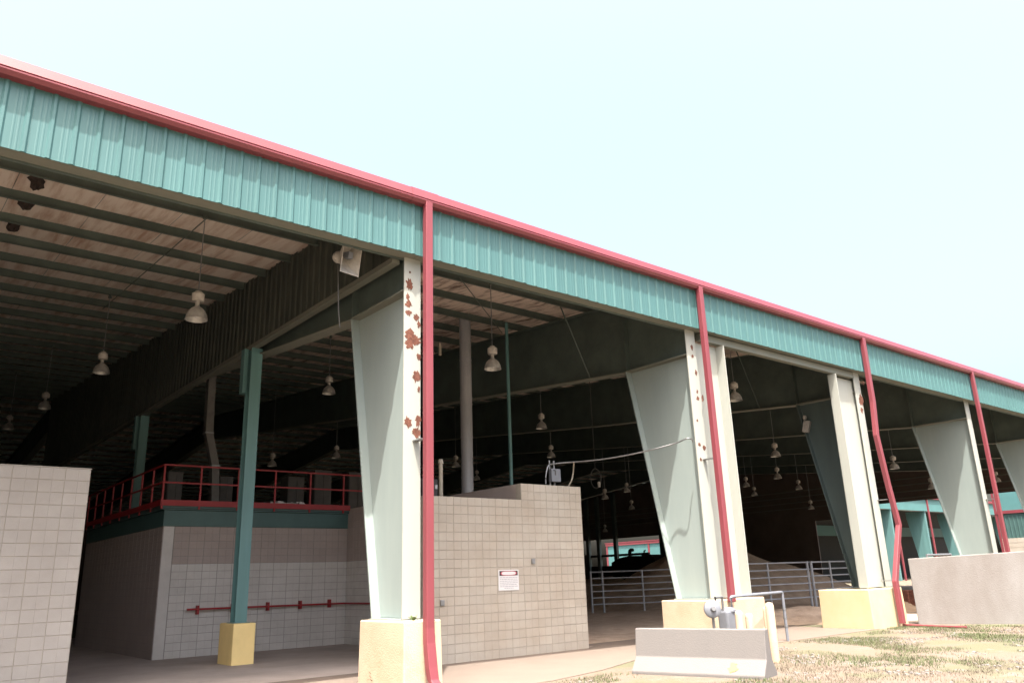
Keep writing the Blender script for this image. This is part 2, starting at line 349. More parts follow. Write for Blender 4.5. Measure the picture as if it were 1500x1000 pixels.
d = spout([(SX[2], 11.70, 8.70, 1), (SX[2]+.0, 11.70, 6.6, 1)]+[(p.x, p.y, max(.03, p.z), 1) for p in bent], wd=.17); strap(d, bent[1].x, 3.6); strap(d, bent[3].x, 1.25)
tag(d, 'kinked red downspout bent twice below the eave')
for i in (3, 4, 5, 6): d = spout([(SX[i], 11.70, 8.70, 1), (SX[i], 11.70, .05, 1)]); strap(d, SX[i], 3.9)
# ribbed partition over the first frame line
XP = 7.24
ppr = []; yy = 0.
for k in range(3):
    y0 = k*.3048; ppr += [(0, y0), (0, y0+.2), (-.032, y0+.222), (-.032, y0+.262), (0, y0+.285)]
ppr += [(0, .912), (.012, .912), (.012, 0)]
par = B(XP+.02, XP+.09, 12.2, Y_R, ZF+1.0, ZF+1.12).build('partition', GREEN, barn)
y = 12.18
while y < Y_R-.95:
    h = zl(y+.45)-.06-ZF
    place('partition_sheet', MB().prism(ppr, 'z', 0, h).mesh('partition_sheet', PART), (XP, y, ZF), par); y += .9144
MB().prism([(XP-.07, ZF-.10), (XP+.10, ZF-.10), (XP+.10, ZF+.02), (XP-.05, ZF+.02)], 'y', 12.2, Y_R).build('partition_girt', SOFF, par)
# posts under the partition
for Y in (19.2, 29.2):
    p = empty('steel_post', (7.30, Y, .9)); p.parent = barn; p.location = Vector((7.30, Y, .9))-WL[barn]
    zt = ZF-.1
    B(7.16, 7.44, Y-.15, Y-.132, .9, zt).build('flange', POST, p)
    B(7.16, 7.44, Y+.132, Y+.15, .9, zt).build('flange', POST, p)
    B(7.29, 7.305, Y-.131, Y+.131, .9, zt).build('web', POST, p)
    B(7.10, 7.50, Y-.2, Y+.2, .895, .915).build('base_plate', POST, p)
    B(7.05, 7.155, Y+.05, Y+.27, zt-1.15, zt).build('bracket', POST, p)
# end walls, rear wall
ew = MB()
def hdr(y0, y1, z0): ew.prism([(y0, z0), (y1, z0), (y1, zl(y1)), (y0, zl(y0))], 'x', X_E, X_E+.08)
hdr(D, 35.5, 6.55); hdr(35.5, 38.5, 5.6); hdr(38.5, 44, .0); hdr(44, Y_R, 0); hdr(Y_R, 56, .0); hdr(56, Y_B, 5.45)
wallE = ew.build('end_wall', SIDING, barn)
for k in range(9):
    z = 6.8+k*.5
    ya, yb2 = D+.3, 2*Y_R-D-.3
    B(X_E-.14, X_E-.002, ya, yb2, z, z+.07).build('girt', SOFF, wallE) if z < 8.7 else None
for Y in (19.5, 35.6, 56.0, 62.6, 65.2, 66.9, 74): B(X_E-.35, X_E-.01, Y-.22, Y+.22, 0, zp(Y)).build('end_post', GREEN, wallE)
B(X_E-.1, X_E+.1, 66.9, Y_B, 0, 3.9).build('dado', SIDING, wallE)
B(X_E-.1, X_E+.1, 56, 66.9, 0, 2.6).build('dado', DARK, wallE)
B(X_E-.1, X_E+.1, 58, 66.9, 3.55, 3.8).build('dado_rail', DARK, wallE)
B(-9, X_E, Y_B-.1, Y_B, 0, zl(Y_B)).build('rear_wall', SIDING, barn)
MB().prism([(D+.1, 0), (Y_B, 0), (Y_B, zl(Y_B)), (Y_R, zl(Y_R)), (D+.1, zl(D))], 'x', -9.2, -9.0).build('side_wall', SIDING, barn)  # unseen left end, added as a closed wall to keep the interior dark
# ------------------------------------------------------------------ block masonry
CH, CW = .19315, .1975
def block_mesh(name, m, cells=2):
    q = MB(); g = .0045; dpt = .008
    for k in range(cells):
        x0, x1 = k*CW+g, (k+1)*CW-g; z0, z1 = g, CH-g; e = .003
        q.add([(x0,0,z0),(x1,0,z0),(x1,0,z1),(x0,0,z1),(x0+e,-dpt,z0+e),(x1-e,-dpt,z0+e),(x1-e,-dpt,z1-e),(x0+e,-dpt,z1-e)],
              [(4,5,6,7),(0,1,5,4),(1,2,6,5),(2,3,7,6),(3,0,4,7)])
        if k < cells-1: q.add([(x1-e,-dpt+.004,z0),(x1+2*g+e,-dpt+.004,z0),(x1+2*g+e,-dpt+.004,z1),(x1-e,-dpt+.004,z1)], [(0,1,2,3)])
    return q.mesh(name, m)
BM = {(m.name, c): block_mesh('block', m, c) for m in (BLOCK, BLOCKG, BLOCKU, BLOCKL) for c in (1, 2)}
def courses(parent, org, dr, n_cells, rows, matf, skip=None, start=0):
    """blocks laid on a core wall; org = left bottom corner of the face, dr 'x' (faces -y) or 'y' (faces -x, runs towards +y from the far end)"""
    for r in range(rows[0], rows[1]):
        c = 0
        while c < n_cells:
            k = 2 if c+2 <= n_cells and not (c == 0 and start) else 1
            m = matf(r)
            if not (skip and skip(c, r)):
                if dr == 'x': place('block', BM[(m.name, k)], (org[0]+c*CW, org[1], org[2]+r*CH), parent)
                else: place('block', BM[(m.name, k)], (org[0], org[1]-c*CW, org[2]+r*CH), parent, rot=(0, 0, -math.pi/2))
            c += k
# enclosure beside the first column
XC1_ = 11.60; YE = 14.73; XA, XS, XB = 9.52, 12.285, 14.26
enc = empty('block_enclosure', (12, 16, 0), 'tan block enclosure with stepped parapet and warning sign beside pale column', 'block enclosure')
core = MB().prism([(XA, 0), (XB, 0), (XB, 20*CH-.004), (XS, 20*CH-.004), (XS, 18*CH-.004), (XA, 18*CH-.004)], 'y', YE+.012, YE+.2).build('front_wall', MORT, enc)
courses(core, (XA, YE+.012, 0), 'x', 24, (0, 18), lambda r: BLOCK)
courses(core, (XS+.005, YE+.012, 0), 'x', 10, (18, 20), lambda r: BLOCK)
B(XS, XS+.19, YE+.2, 17.7, 18*CH, 20*CH-.004).build('parapet', BLOCKU, enc)
MB().box(XB-.19, XB, YE+.2, 19.9, 0, 20*CH-.004).build('side_wall', BLOCKG, enc)
B(XA, XA+.19, YE+.2, 15.9, 0, 18*CH-.004).build('side_wall', BLOCKG, enc)
B(XA+.2, XB-.2, YE+.2, 15.9, 17*CH-.1, 17*CH+.02).build('roof_slab', BLOCKU, enc); B(XC1_+.25, XB-.2, 15.905, 19.8, 17*CH-.1, 17*CH+.02).build('roof_slab', BLOCKU, enc)
for px, py in ((647, 882), (780, 821)):
    p = onY(px, py, YE); o = B(p.x-.05, p.x+.05, YE-.035, YE-.001, p.z-.06, p.z+.06).build('outlet_box', GALV, enc, bevel=.01)
# free-standing wall on the left
lw = empty('block_wall', (0, 16.3, 0), 'tan block wall end standing alone in front of the dark drive', 'block wall')
XL = 3.24
lc = B(-3, XL, 16.242, 16.43, 0, 20*CH-.004).build('wall_core', MORT, lw)
LC, LR = .207, .2200
BL = {}
for r in range(18):
    for c_ in range(0, 16, 2):
        bo = place('block', BM[(BLOCKG.name, 2)], (XL-(16-c_)*LC, 16.242, 20*CH-.004-(18-r)*LR), lc); bo.scale = (LC/CW, 1, LR/CH)
B(-3.02, XL+.01, 16.225, 16.45, 20*CH-.003, 20*CH+.012).build('coping', BLOCKG, lw)
# concession building with roof deck
YC, XC0, XC1 = 22.18, 6.30, 11.60
con = empty('block_building', (9, 24, 0), 'two-tone block building with teal band and red railed roof deck', 'building')
cc = B(XC0, XC1, YC+.012, YC+.25, 0, 17*CH-.003).build('front_wall', MORTL, con)
B(XC0, XC0+.26, YC-.01, YC+.011, 0, 17*CH-.003).build('corner_strip', BLOCKL, con)
two = lambda r: BLOCKU if r >= 11.5 else BLOCKL
courses(cc, (XC0+.28, YC+.012, 0), 'x', 26, (0, 17), two)
# left flank: too oblique and dark to pick blocks apart
q = MB()
for r in range(17):
    yy = YC+.02
    while yy < 30.5: q.box(XC0-.012, XC0, yy+.006, yy+.39, r*CH+.005, (r+1)*CH-.005); yy += .395
tag(q.build('flank_blocks', BLOCKU, con), kind='stuff')
B(XC0, XC0+.2, YC+.26, 31, 0, 17*CH-.003).build('flank_wall', MORTL, con)
B(XC0, XC1+2, 30.8, 31, 0, 17*CH-.003).build('rear_wall', MORTL, con)
sw = B(XC1+.012, XC1+.2, 18.05, YC+.2, 0, 20*CH-.004).build('return_wall', MORTL, con)
courses(sw, (XC1+.012, 21.97+.2, 0), 'y', 8, (0, 20), lambda r: BLOCKU if r >= 11.5 else BLOCKL)
B(XC0-.03, XC1+.01, YC-.03, YC+.24, 17*CH, 3.70).build('teal_band', BAND, con)
B(XC0-.03, XC0+.2, YC+.245, 30.9, 17*CH, 3.70).build('teal_band', BAND, con)
B(XC0-.10, XC1+.01, YC-.10, 31.0, 3.705, 3.83).build('deck', BAND, con)
B(XC0-.12, XC1+.0, YC-.12, YC-.085, 3.735, 3.75).build('deck_trim', DARK, con)
rl = B(XC0-.16, XC1, YC-.16, YC-.14, 3.80, 3.95).build('railing', REDP, con)
B(XC0-.185, XC0-.165, YC-.16, 31., 3.80, 3.95).build('kick_plate', REDP, rl)
for z in (4.40, 4.86):
    B(XC0-.16, XC1+.6, YC-.155, YC-.115, z-.02, z+.02).build('rail', REDP, rl)
    B(XC0-.18, XC0-.14, YC-.114, 31., z-.021, z+.019).build('rail', REDP, rl)
for xx in (XC0-.14, 7.12, 8.15, 9.22, 10.30, 11.38): B(xx-.022, xx+.022, YC-.139, YC-.095, 3.72, 4.838).build('rail_post', REDP, rl)
for k in range(1, 9): B(XC0-.138, XC0-.095, YC-.14+k*1.08, YC-.095+k*1.08, 3.72, 4.838).build('rail_post', REDP, rl)
hp = MB().tube([(7.02, YC-.12, 1.18), (XC1-.02, YC-.12, 1.14)], .026, 8).build('wall_pipe', REDP, con, smooth=True)
MB().tube([(XC1-.1, YC-.12, 1.14), (XC1-.1, 19.6, 1.14)], .026, 8).build('wall_pipe', REDP, con, smooth=True)
for xx in (7.3, 8.22, 9.2, 10.15, 11.05): B(xx-.025, xx+.025, YC-.15, YC-.002, 1.05, 1.27).build('bracket', REDP, hp)
# things on the deck
for i, (px0, px1, py) in enumerate(((247, 269, 689), (422, 446, 697), (461, 486, 687), (511, 536, 690), (322, 342, 696))):
    a = onY(px0, py, 24.3); b_ = onY(px1, py, 24.3)
    c_ = empty('equipment_cabinet', ((a.x+b_.x)/2, 24.6, 3.83), ['dark cabinet behind the red deck railing corner', 'dark cabinet on the deck right of the green post', 'tall dark cabinet with panelled doors on the roof deck', 'dark cabinet on the deck beside the pale column', 'low dark cabinet on the deck next to the bent duct'][i], 'cabinet', 'cabinets on the roof deck')
    B(a.x, b_.x, 24.3, 24.9, 3.83, a.z).build('housing', CAB, c_, bevel=.02)
    for k in (0, 1): B(a.x+.03+(b_.x-a.x)*.48*k, a.x+(b_.x-a.x)*(.46+.48*k), 24.285, 24.299, 3.95, a.z-.08).build('door', CAB, c_)
dp = [onY(305, 578, 24.1), onY(304, 634, 24.1), onY(313, 682, 24.1), onY(313, 735, 24.1)]
q = MB()
for p in dp: q.v += [(p.x-.11, 23.95, p.z), (p.x+.11, 23.95, p.z), (p.x+.11, 24.2, p.z), (p.x-.11, 24.2, p.z)]
q.v = [(x_, y_, (zp(24)+.1 if i < 4 else (3.84 if i > 11 else z_))) for i, (x_, y_, z_) in enumerate(q.v)]
for i in range(3):
    for k in range(4): q.f.append((i*4+k, i*4+(k+1) % 4, i*4+4+(k+1) % 4, i*4+4+k))
q.f += [(0, 1, 2, 3), (15, 14, 13, 12)]
dt = empty('air_duct', (dp[2].x, 24.1, 3.83), 'grey rectangular air duct with an offset bend above roof deck', 'duct')
du = q.build('duct_run', DUCT, dt)
for p in dp[1:3]: B(p.x-.13, p.x+.13, 23.93, 24.22, p.z-.02, p.z+.02).build('duct_collar', GALV, dt)
q = MB(); rnd = random.Random(3)
for k in range(26):
    p = onY(rnd.uniform(392, 446), 736, YC+.25); a = rnd.uniform(0, 3); s_ = rnd.uniform(.03, .09)
    q.obox((p.x, YC+rnd.uniform(.05, .5), 3.93+s_*.45), (s_*math.cos(a), s_*math.sin(a), .02), (-s_*math.sin(a), s_*math.cos(a), .03), (.01, .01, s_*.45))
tag(q.build('crumpled_sheeting', SIGNW), 'white crumpled plastic sheeting lying on the deck edge', 'sheeting')
# ------------------------------------------------------------------ pedestals
def pedestal(x0, x1, y0, y1, h, m, label, taper=.0):
    q = MB().add([(x0-taper,y0-taper,-.05),(x1+taper,y0-taper,-.05),(x1+taper,y1,-.05),(x0-taper,y1,-.05),(x0,y0,h),(x1,y0,h),(x1,y1,h),(x0,y1,h)],
                 [(0,3,2,1),(4,5,6,7),(0,1,5,4),(1,2,6,5),(2,3,7,6),(3,0,4,7)])
    return tag(q.build('concrete_pedestal', m, bevel=.025), label, 'pedestal', 'painted concrete column pedestals')
pedestal(7.25, 7.98, 11.80, 13.30, 1.065, CREAM, 'cream pedestal under rust-spotted column, red downspout running down it', .02)
pedestal(15.35, 17.42, 11.82, 13.3, 1.06, CREAM, 'wide cream pedestal behind the gas meter and concrete barrier', .01)
pedestal(22.40, 24.35, 11.80, 13.35, 1.06, YEL, 'yellow pedestal at the foot of the kinked downspout', .03)
for i, X in enumerate(FX[3:], 3):
    pedestal(X-.35, X+.4, 11.85, 13.3, 1.06, YEL, 'yellow pedestal of the %s column past the kinked downspout' % ['first', 'second', 'third', 'fourth'][i-3])
pedestal(7.03, 7.55, 18.75, 19.65, .9, YELS, 'yellow pedestal under the green steel post, in shade')
# ------------------------------------------------------------------ high bay lamps
REFL = MB().lathe([(.045,-.30),(.05,-.33),(.10,-.36),(.16,-.42),(.195,-.50),(.21,-.585),(.218,-.60),(.205,-.597),(.185,-.50),(.14,-.42),(.06,-.375),(.0,-.372)], n=20).mesh('reflector', ALU, True)
BALL = MB().lathe([(.0,0),(.06,0),(.07,-.012),(.07,-.035),(.105,-.045),(.125,-.06),(.125,-.19),(.11,-.21),(.05,-.215),(.0,-.215)], n=12).mesh('ballast_housing', WHITE, True)
NECK = MB().lathe([(.042,-.21),(.042,-.31),(.0,-.31)], n=10).mesh('neck', WHITE, True)
BULB = MB().lathe([(.0,-.39),(.03,-.40),(.045,-.45),(.05,-.52),(.03,-.56),(.0,-.57)], n=10).mesh('bulb', SIGNW, True)
ROD = MB().tube([(0, 0, 0), (0, 0, 1)], .011, 6).mesh('rod', GALV)
HOOK = MB().lathe([(.0,.05),(.035,.05),(.05,.0),(.05,-.03),(.0,-.03)], n=8).mesh('hook', GREEN)
def lamp(x, y, zb, label):
    top = zp(y)+.02; zt = zb+.60
    L_ = empty('high_bay_lamp', (x, y, zb), label, 'hanging lamp', 'high bay lamps hung from the purlins')
    r_ = place('rod', ROD, (x, y, zt), L_); r_.scale = (1, 1, max(.05, top-zt))
    place('hook', HOOK, (x, y, top-.03), L_)
    for nm, me in (('ballast_housing', BALL), ('neck', NECK), ('reflector', REFL), ('bulb', BULB)): place(nm, me, (x, y, zt), L_)
def lamp_attach(ax, ay, bx, by, label):     # pixel of the hook gives the place on the purlin plane, pixel of the rim the drop
    d = ray(ax, ay); tt = (8.80-SL*D-1.7)/(d.z-SL*d.y); p = EYE+d*tt
    e = ray(bx, by); zb = 1.7+e.z*(math.hypot(p.x, p.y)/math.hypot(e.x, e.y))
    lamp(p.x, p.y, zb, label); return p, zb
def lamp_X(px, py, X, label): p = onX(px, py, X); lamp(p.x, p.y, min(p.z, zp(p.y)-.8), label)
INFO = []
INFO.append(lamp_attach(300, 316, 291, 468, 'largest hanging lamp, first of the row beside the ribbed partition'))
INFO.append(lamp_attach(161, 433, 153, 546, 'second hanging lamp of the row beside the ribbed partition'))
INFO.append(lamp_attach(77, 505, 68, 598, 'third hanging lamp of the row beside the ribbed partition'))
INFO.append(lamp_attach(24, 545, 15, 628, 'fourth hanging lamp of the row beside the ribbed partition'))
INFO.append(lamp_attach(718, 413, 722, 540, 'hanging lamp between the flue pipe and second frame, near the eave'))
INFO.append(lamp_attach(484, 492, 481, 576, 'hanging lamp between the green post and rust-spotted column'))
print('LAMPS', [(tuple(round(c, 2) for c in p), round(z, 2)) for p, z in INFO])
lamp_X(1077, 586, 20.9, 'hanging lamp with shiny reflector beside the open door jamb')
for px, py, X, lb in ((398, 682, 14.5, 'small lamp above the deck railing just right of the green post'), (492, 670, 17.5, 'small lamp above the deck railing beside the rust-spotted column'),
        (793, 627, 20.0, 'hanging lamp right above the grey electrical box'), (807, 669, 26.0, 'smaller lamp just behind the electrical box pipes'), (667, 683, 24., 'small lamp between the beige vent pipe and the flue'), (698, 702, 30., 'tiny lamp close to the right side of the flue foot'),
        (1136, 668, 30.5, 'lamp in the framed bay, upper of two hung in line'), (1139, 700, 38., 'lamp in the framed bay, lower of two hung in line'), (1310, 686, 36., 'lamp in the bay just past the kinked downspout'),
        (1365, 715, 45, 'faint lamp in the bay past the kinked downspout, close to the next column'), (1460, 705, 50, 'lamp above the ribbed hall, seen past the fourth column'), (886, 730, 34, 'faint lamp just behind the cable coil')):
    lamp_X(px, py, X, lb)
for px, py, X in ((1093, 712, 42), (1170, 716, 46), (1188, 745, 50), (925, 745, 40), (918, 720, 38), (886, 778, 50), (1105, 725, 48)):
    lamp_X(px, py, X, 'tiny faint lamp deep in the dark arena')
# bracing rods and pipes under the roof
for (a, b_) in (((304, 318), (150, 452)), ((672, 405), (735, 487)), ((520, 560), (452, 610))):
    pts = []
    for px, py in (a, b_):
        d = ray(px, py); tt = (8.74-SL*D-1.7)/(d.z-SL*d.y); pts.append(EYE+d*tt)
    tag(MB().tube(pts, .014, 5).build('brace_rod', GREEN, barn), None)
# dark lumps modelled for tattered holes torn in the liner, left
for i, (px, py) in enumerate(((55, 262), (38, 292), (20, 325))):
    d = ray(px, py); tt = (8.93-SL*D-1.7)/(d.z-SL*d.y); p = EYE+d*tt; q = MB()
    rnd = random.Random(i); n = 12; m_ = 7
    for a in range(m_+1):
        th = math.pi*a/m_
        for k in range(n):
            ph = 2*math.pi*k/n; rr = .12*(1+1.0*noise.noise(Vector((math.cos(ph)*1.5+i*7, math.sin(ph)*1.5, a*.6))))
            q.v.append((p.x+rr*math.sin(th)*math.cos(ph), p.y+1.7*rr*math.sin(th)*math.sin(ph), p.z-.05-.15*math.cos(th)*(1+.2*math.sin(k*2))))
    for a in range(m_):
        for k in range(n): q.f.append((a*n+k, a*n+(k+1) % n, (a+1)*n+(k+1) % n, (a+1)*n+k))
    tag(q.build('torn_liner_patch', TATTER, smooth=True), ['ragged dark torn patch under the roof liner nearest the fascia', 'middle of three ragged dark torn patches under the roof liner', 'ragged dark torn patch under the roof liner farthest inside'][i], 'nest', 'dark torn patches on the liner')
# flue, pipes on the enclosure
fl = empty('flue_pipe', (13.95, 19.2, 3.3), 'wide galvanised flue pipe rising from enclosure roof', 'flue pipe')
MB().tube([(13.95, 19.2, 3.2), (13.95, 19.2, zp(19.2)+.2)], .18, 20).build('pipe', FLUE, fl, smooth=True)
for z in (4.6, 5.8, 7.0, 8.2): MB().tube([(13.95, 19.2, z-.025), (13.95, 19.2, z+.025)], .188, 20).build('joint_band', FLUE, fl, smooth=True)
gp_ = Vector((15.02, 18.45, 0))
tag(MB().tube([(gp_.x, gp_.y, 3.2), (gp_.x, gp_.y, zp(gp_.y)+.1)], .055, 10).build('green_drain_pipe', POST, smooth=True), 'thin green pipe running from roof down behind enclosure parapet', 'pipe')
p = onY(645, 672, 15.6)
vp = empty('vent_pipe', (p.x, 15.6, 3.3), 'short capped beige vent pipe on the low enclosure roof', 'vent pipe')
MB().tube([(p.x, 15.6, 3.25), (p.x, 15.6, p.z-.06)], .05, 12).build('pipe', PVC, vp, smooth=True)
MB().lathe([(.0,0.07),(.05,.06),(.065,.0),(.065,-.05),(.0,-.05)], (p.x, 15.6, p.z-.06), 12).build('cap', PVC, vp, smooth=True)
p = onY(628, 700, 16.6); p2 = onY(641, 722, 16.6)
mc = empty('meter_cabinet', (p.x, 16.6, 3.3), 'small dark meter cabinet on enclosure roof next to red downspout', 'cabinet')
B(p.x-.2, p2.x, 16.6, 16.9, 3.25, p.z).build('housing', CAB, mc, bevel=.02); B(p2.x-.1, p2.x-.03, 16.57, 16.598, p.z-.25, p.z-.15).build('dial', SIGNW, mc)
p = onX(644, 503, 12.2)
tag(MB().tube([(p.x, p.y, p.z-.34), (p.x, p.y, p.z)], .04, 10).build('hanging_tube', PVC, smooth=True), 'short pale tube hanging under the roof left of the flue', 'tube')
# electrical box + conduit
eb = empty('electrical_box', (13.45, 15.0, 20*CH), 'grey electrical box on two pipe legs on the high parapet', 'electrical box')
a, b_ = onY(807.5, 685, 14.9), onY(821.5, 705, 14.9)
B(a.x, b_.x, 14.9, 15.02, b_.z+.0, a.z).build('housing', GREYBOX, eb, bevel=.012)
B(a.x+.10, a.x+.14, 14.895, 14.899, b_.z+.16, a.z-.05).build('label_strip', CAB, eb); B(a.x+.06, a.x+.12, 14.895, 14.899, a.z-.06, a.z-.035).build('latch', DARK, eb)
for k in (.07, .22): MB().tube([(a.x+k, 15.06, 20*CH-.05), (a.x+k, 15.06, a.z+.22)], .025, 8).build('pipe_leg', GALV, eb, smooth=True)
def arc(pts, n=10):   # Catmull-Rom through points
    P = [Vector(p) for p in pts]; P = [P[0]]+P+[P[-1]]; o = []
    for i in range(1, len(P)-2):
        for k in range(n):
            u = k/n; o.append(.5*((2*P[i])+(-P[i-1]+P[i+1])*u+(2*P[i-1]-5*P[i]+4*P[i+1]-P[i+2])*u*u+(-P[i-1]+3*P[i]-3*P[i+1]+P[i+2])*u**3))
    return o+[P[-2]]
YB = 14.95
c1 = [onY(799, 708, YB), onY(799, 696, YB), onY(803, 681, YB), onY(815, 678, YB), onY(838, 676, YB-.2)]
e1 = onY(1012, 641, 12.03); s1 = c1[-1]
run = [s1+(e1-s1)*k/8 - Vector((0, 0, .10*4*(k/8)*(1-k/8))) for k in range(1, 8)]
end = [onY(1006, 641.5, 12.0), Vector((e1.x, 12.02, e1.z-.03)), Vector((e1.x+.06, 12.03, e1.z-.09))]
tag(MB().tube(arc(c1+run+end, 5), .018, 7).build('conduit', GALV, smooth=True), 'thin grey conduit spanning from electrical box to pale column', 'conduit')
tag(MB().tube(arc([onY(840, 676.5, YB-.2), onY(839, 690, YB), onY(837, 702, YB), onY(831, 713, YB+.1)], 6), .02, 6).build('cable', PVC, smooth=True), 'slack cable drooping from the conduit onto parapet', 'cable')
# hanging cable coil
hc = onX(872, 700, 20.07); ck = empty('cable_coil', tuple(hc), 'coiled cable with socket hanging from the arena roof on a cord', 'cable coil')
MB().tube([(hc.x, hc.y, hc.z+.35), (hc.x, hc.y, zp(hc.y))], .012, 5).build('cord', WIRE, ck)
MB().tube([hc+Vector((.788*.18*math.cos(t_), -.616*.18*math.cos(t_), .34*math.sin(t_))) for t_ in [k*math.pi/12 for k in range(25)]], .016, 6, False).build('coil', WIRE, ck)
MB().lathe([(.0,0),(.05,0),(.06,.1),(.05,.18),(.0,.2)], hc+Vector((.08, -.06, -.3)), 10).build('socket', WHITE, ck, smooth=True)
# horn loudspeaker under the fascia
hs = onY(515, 373, 12.35); fdir = Vector((.18, -.96, -.17)).normalized(); rt = fdir.cross(Vector((0, 0, 1))).normalized(); up = rt.cross(fdir)
hn = empty('horn_loudspeaker', tuple(hs), 'white rectangular horn loudspeaker hung under the teal fascia', 'loudspeaker')
q = MB(); secs = [(0, .17, .31), (.02, .165, .305), (-.10, .11, .20), (-.28, .05, .07)]
rings = [(0.0, .215, .37), (-.03, .20, .35), (-.14, .12, .22), (-.32, .05, .07)]
inner = [(0.0, .20, .355), (-.05, .17, .31), (-.16, .10, .19), (-.30, .03, .03)]
vs = []
for (t_, w_, h_) in rings+inner:
    vs += [hs+fdir*t_+rt*sx*w_+up*sz*h_ for sx, sz in ((-1,-1),(1,-1),(1,1),(-1,1))]
fs = []
for base in (0, 16):
    for i in range(3):
        for k in range(4): fs.append((base+i*4+k, base+i*4+(k+1) % 4, base+i*4+4+(k+1) % 4, base+i*4+4+k))
for k in range(4): fs.append((k, (k+1) % 4, 16+(k+1) % 4, 16+k))
fs += [(12, 13, 14, 15), (28, 29, 30, 31)]
q.add(vs, fs).build('horn', WHITE, hn)
MB().lathe([(.0,-.5),(.09,-.48),(.12,-.42),(.12,-.36),(.06,-.31),(.0,-.31)], hs, 14, fdir).build('driver', WHITE, hn, smooth=True)
MB().obox(hs-fdir*.10, rt*.05, fdir*.07, up*.06).build('throat_plug', GREYBOX, hn)
MB().tube([hs-fdir*.25, hs-fdir*.25+Vector((0, .02, .36))], .02, 6).build('bracket', GALV, hn)
k0 = hs-fdir*.4-up*.1
tag(MB().tube(arc([k0, k0+Vector((.03, .02, -.45)), k0+Vector((.06, .04, -.9)), k0+Vector((.12, .08, -1.25))], 5), .013, 6).build('cable', WIRE, smooth=True), 'thin cable dangling below the horn loudspeaker', 'cable')
sp = onX(1181, 624, 23.9)
ls = empty('box_loudspeaker', tuple(sp), 'small white box loudspeaker mounted on the shaded tapered column', 'loudspeaker')
MB().obox(sp, (.085, .02, .0), (-.02, .10, .02), (.05, -.03, .19)).build('cabinet', WHITE, ls, bevel=.02)
MB().lathe([(.0,.08),(.05,.07),(.07,0),(.05,-.07),(0,-.08)], sp+Vector((0, .02, .30)), 10).build('bracket_ball', WHITE, ls, smooth=True)
MB().tube([sp+Vector((.05, 0, .1)), (24.13, sp.y, sp.z+.1)], .02, 6).build('arm', GALV, ls)
# sign
a, b_ = onY(729, 834, YE), onY(759.5, 863, YE)
sg = empty('warning_sign', ((a.x+b_.x)/2, YE-.01, b_.z), 'white warning sign with black and red header on tan block wall', 'sign')
B(a.x, b_.x, YE-.012, YE-.002, b_.z, a.z).build('panel', SIGNW, sg, bevel=.004)
W_ = b_.x-a.x; H_ = a.z-b_.z; ys = YE-.0145
B(a.x+.03, b_.x-.03, ys, ys+.002, a.z-.125, a.z-.02).build('header', BLACK, sg)
n = 20; cx_ = (a.x+b_.x)/2; cz_ = a.z-.073
for rx, rz, m_, yy in ((W_*.40, .048, SREDM, ys-.002), (W_*.345, .036, SIGNW, ys-.004)):
    MB().prism([(cx_+rx*math.copysign(abs(math.cos(t_))**.5, math.cos(t_)), cz_+rz*math.copysign(abs(math.sin(t_))**.7, math.sin(t_))) for t_ in [2*math.pi*k/n for k in range(n)]], 'y', yy, yy+.0015).build('header_oval', m_, sg)
rnd = random.Random(5)
for r in range(7):
    z = a.z-.165-r*.039; x = a.x+(.04 if r < 6 else .16)
    xe = b_.x-(.04 if r < 6 else .16)
    while x < xe-.02:
        w_ = min(rnd.uniform(.03, .09), xe-x); B(x, x+w_, ys, ys+.002, z-.007, z+.007).build('text_line', INK, sg); x += w_+.014
# ------------------------------------------------------------------ barrier, meter, bollards
bd = Vector((.27, -.963, 0)).normalized(); bn = Vector((bd.y, -bd.x, 0))   # bn points towards camera side
if bn.x > 0: bn = -bn
o = Vector((11.42, 10.52, 0)); Lb = 2.38
jp = [(-.33, 0), (.33, 0), (.33, .07), (.14, .30), (.085, .765), (-.085, .765), (-.14, .30), (-.33, .07)]
q = MB(); nseg = 10
for k in range(nseg+1):
    for s_, z_ in jp:
        p = o+bd*(Lb*k/nseg)+bn*(s_+.33*0)
        q.v.append((p.x, p.y, z_-.02+.006*noise.noise(Vector((k*.7, s_*5, z_*5)))))
m_ = len(jp)
for k in range(nseg):
    for i in range(m_): q.f.append((k*m_+i, k*m_+(i+1) % m_, (k+1)*m_+(i+1) % m_, (k+1)*m_+i))
q.f += [tuple(range(m_)), tuple(range((nseg+1)*m_-1, nseg*m_-1, -1))]
jb = empty('jersey_barrier', tuple(o+bd*Lb/2), 'grey concrete jersey barrier with yellow paint splash, in front of meter', 'barrier')
q.build('barrier_body', CONC, jb, bevel=.015)
c0 = o+bd*(Lb-.62)+bn*.26
rnd = random.Random(8); pts = []
PAINT = mat('yellow_paint', (.62, .55, .12), .6, 0, .08, 12)
slope = Vector((0, 0, 1))*.23+(-bn)*.19; slope.normalize(); nrm = bd.cross(slope); nrm = nrm if nrm.dot(bn) > 0 else -nrm
c0 = o+bd*(Lb-.55)+bn*.235+Vector((0, 0, .165))+nrm*.006
pts = [c0+bd*math.cos(t_)*rnd.uniform(.03, .20)+slope*math.sin(t_)*rnd.uniform(.03, .13) for t_ in [2*math.pi*k/16 for k in range(16)]]
q = MB().add(pts+[p_+nrm*.003 for p_ in pts], [tuple(range(16)), tuple(range(31, 15, -1))]+[(k, (k+1) % 16, 16+(k+1) % 16, 16+k) for k in range(16)])
q.build('paint_splash', PAINT, jb)
def bollard(x, y, h, label, r=.085):
    tag(MB().lathe([(r, -.05), (r, h-.09), (r*.94, h-.045), (r*.7, h-.012), (r*.3, h), (0, h)], (x, y, 0), 16).build('bollard', CREAM, smooth=True), label, 'bollard', 'yellow bollards round the meter')
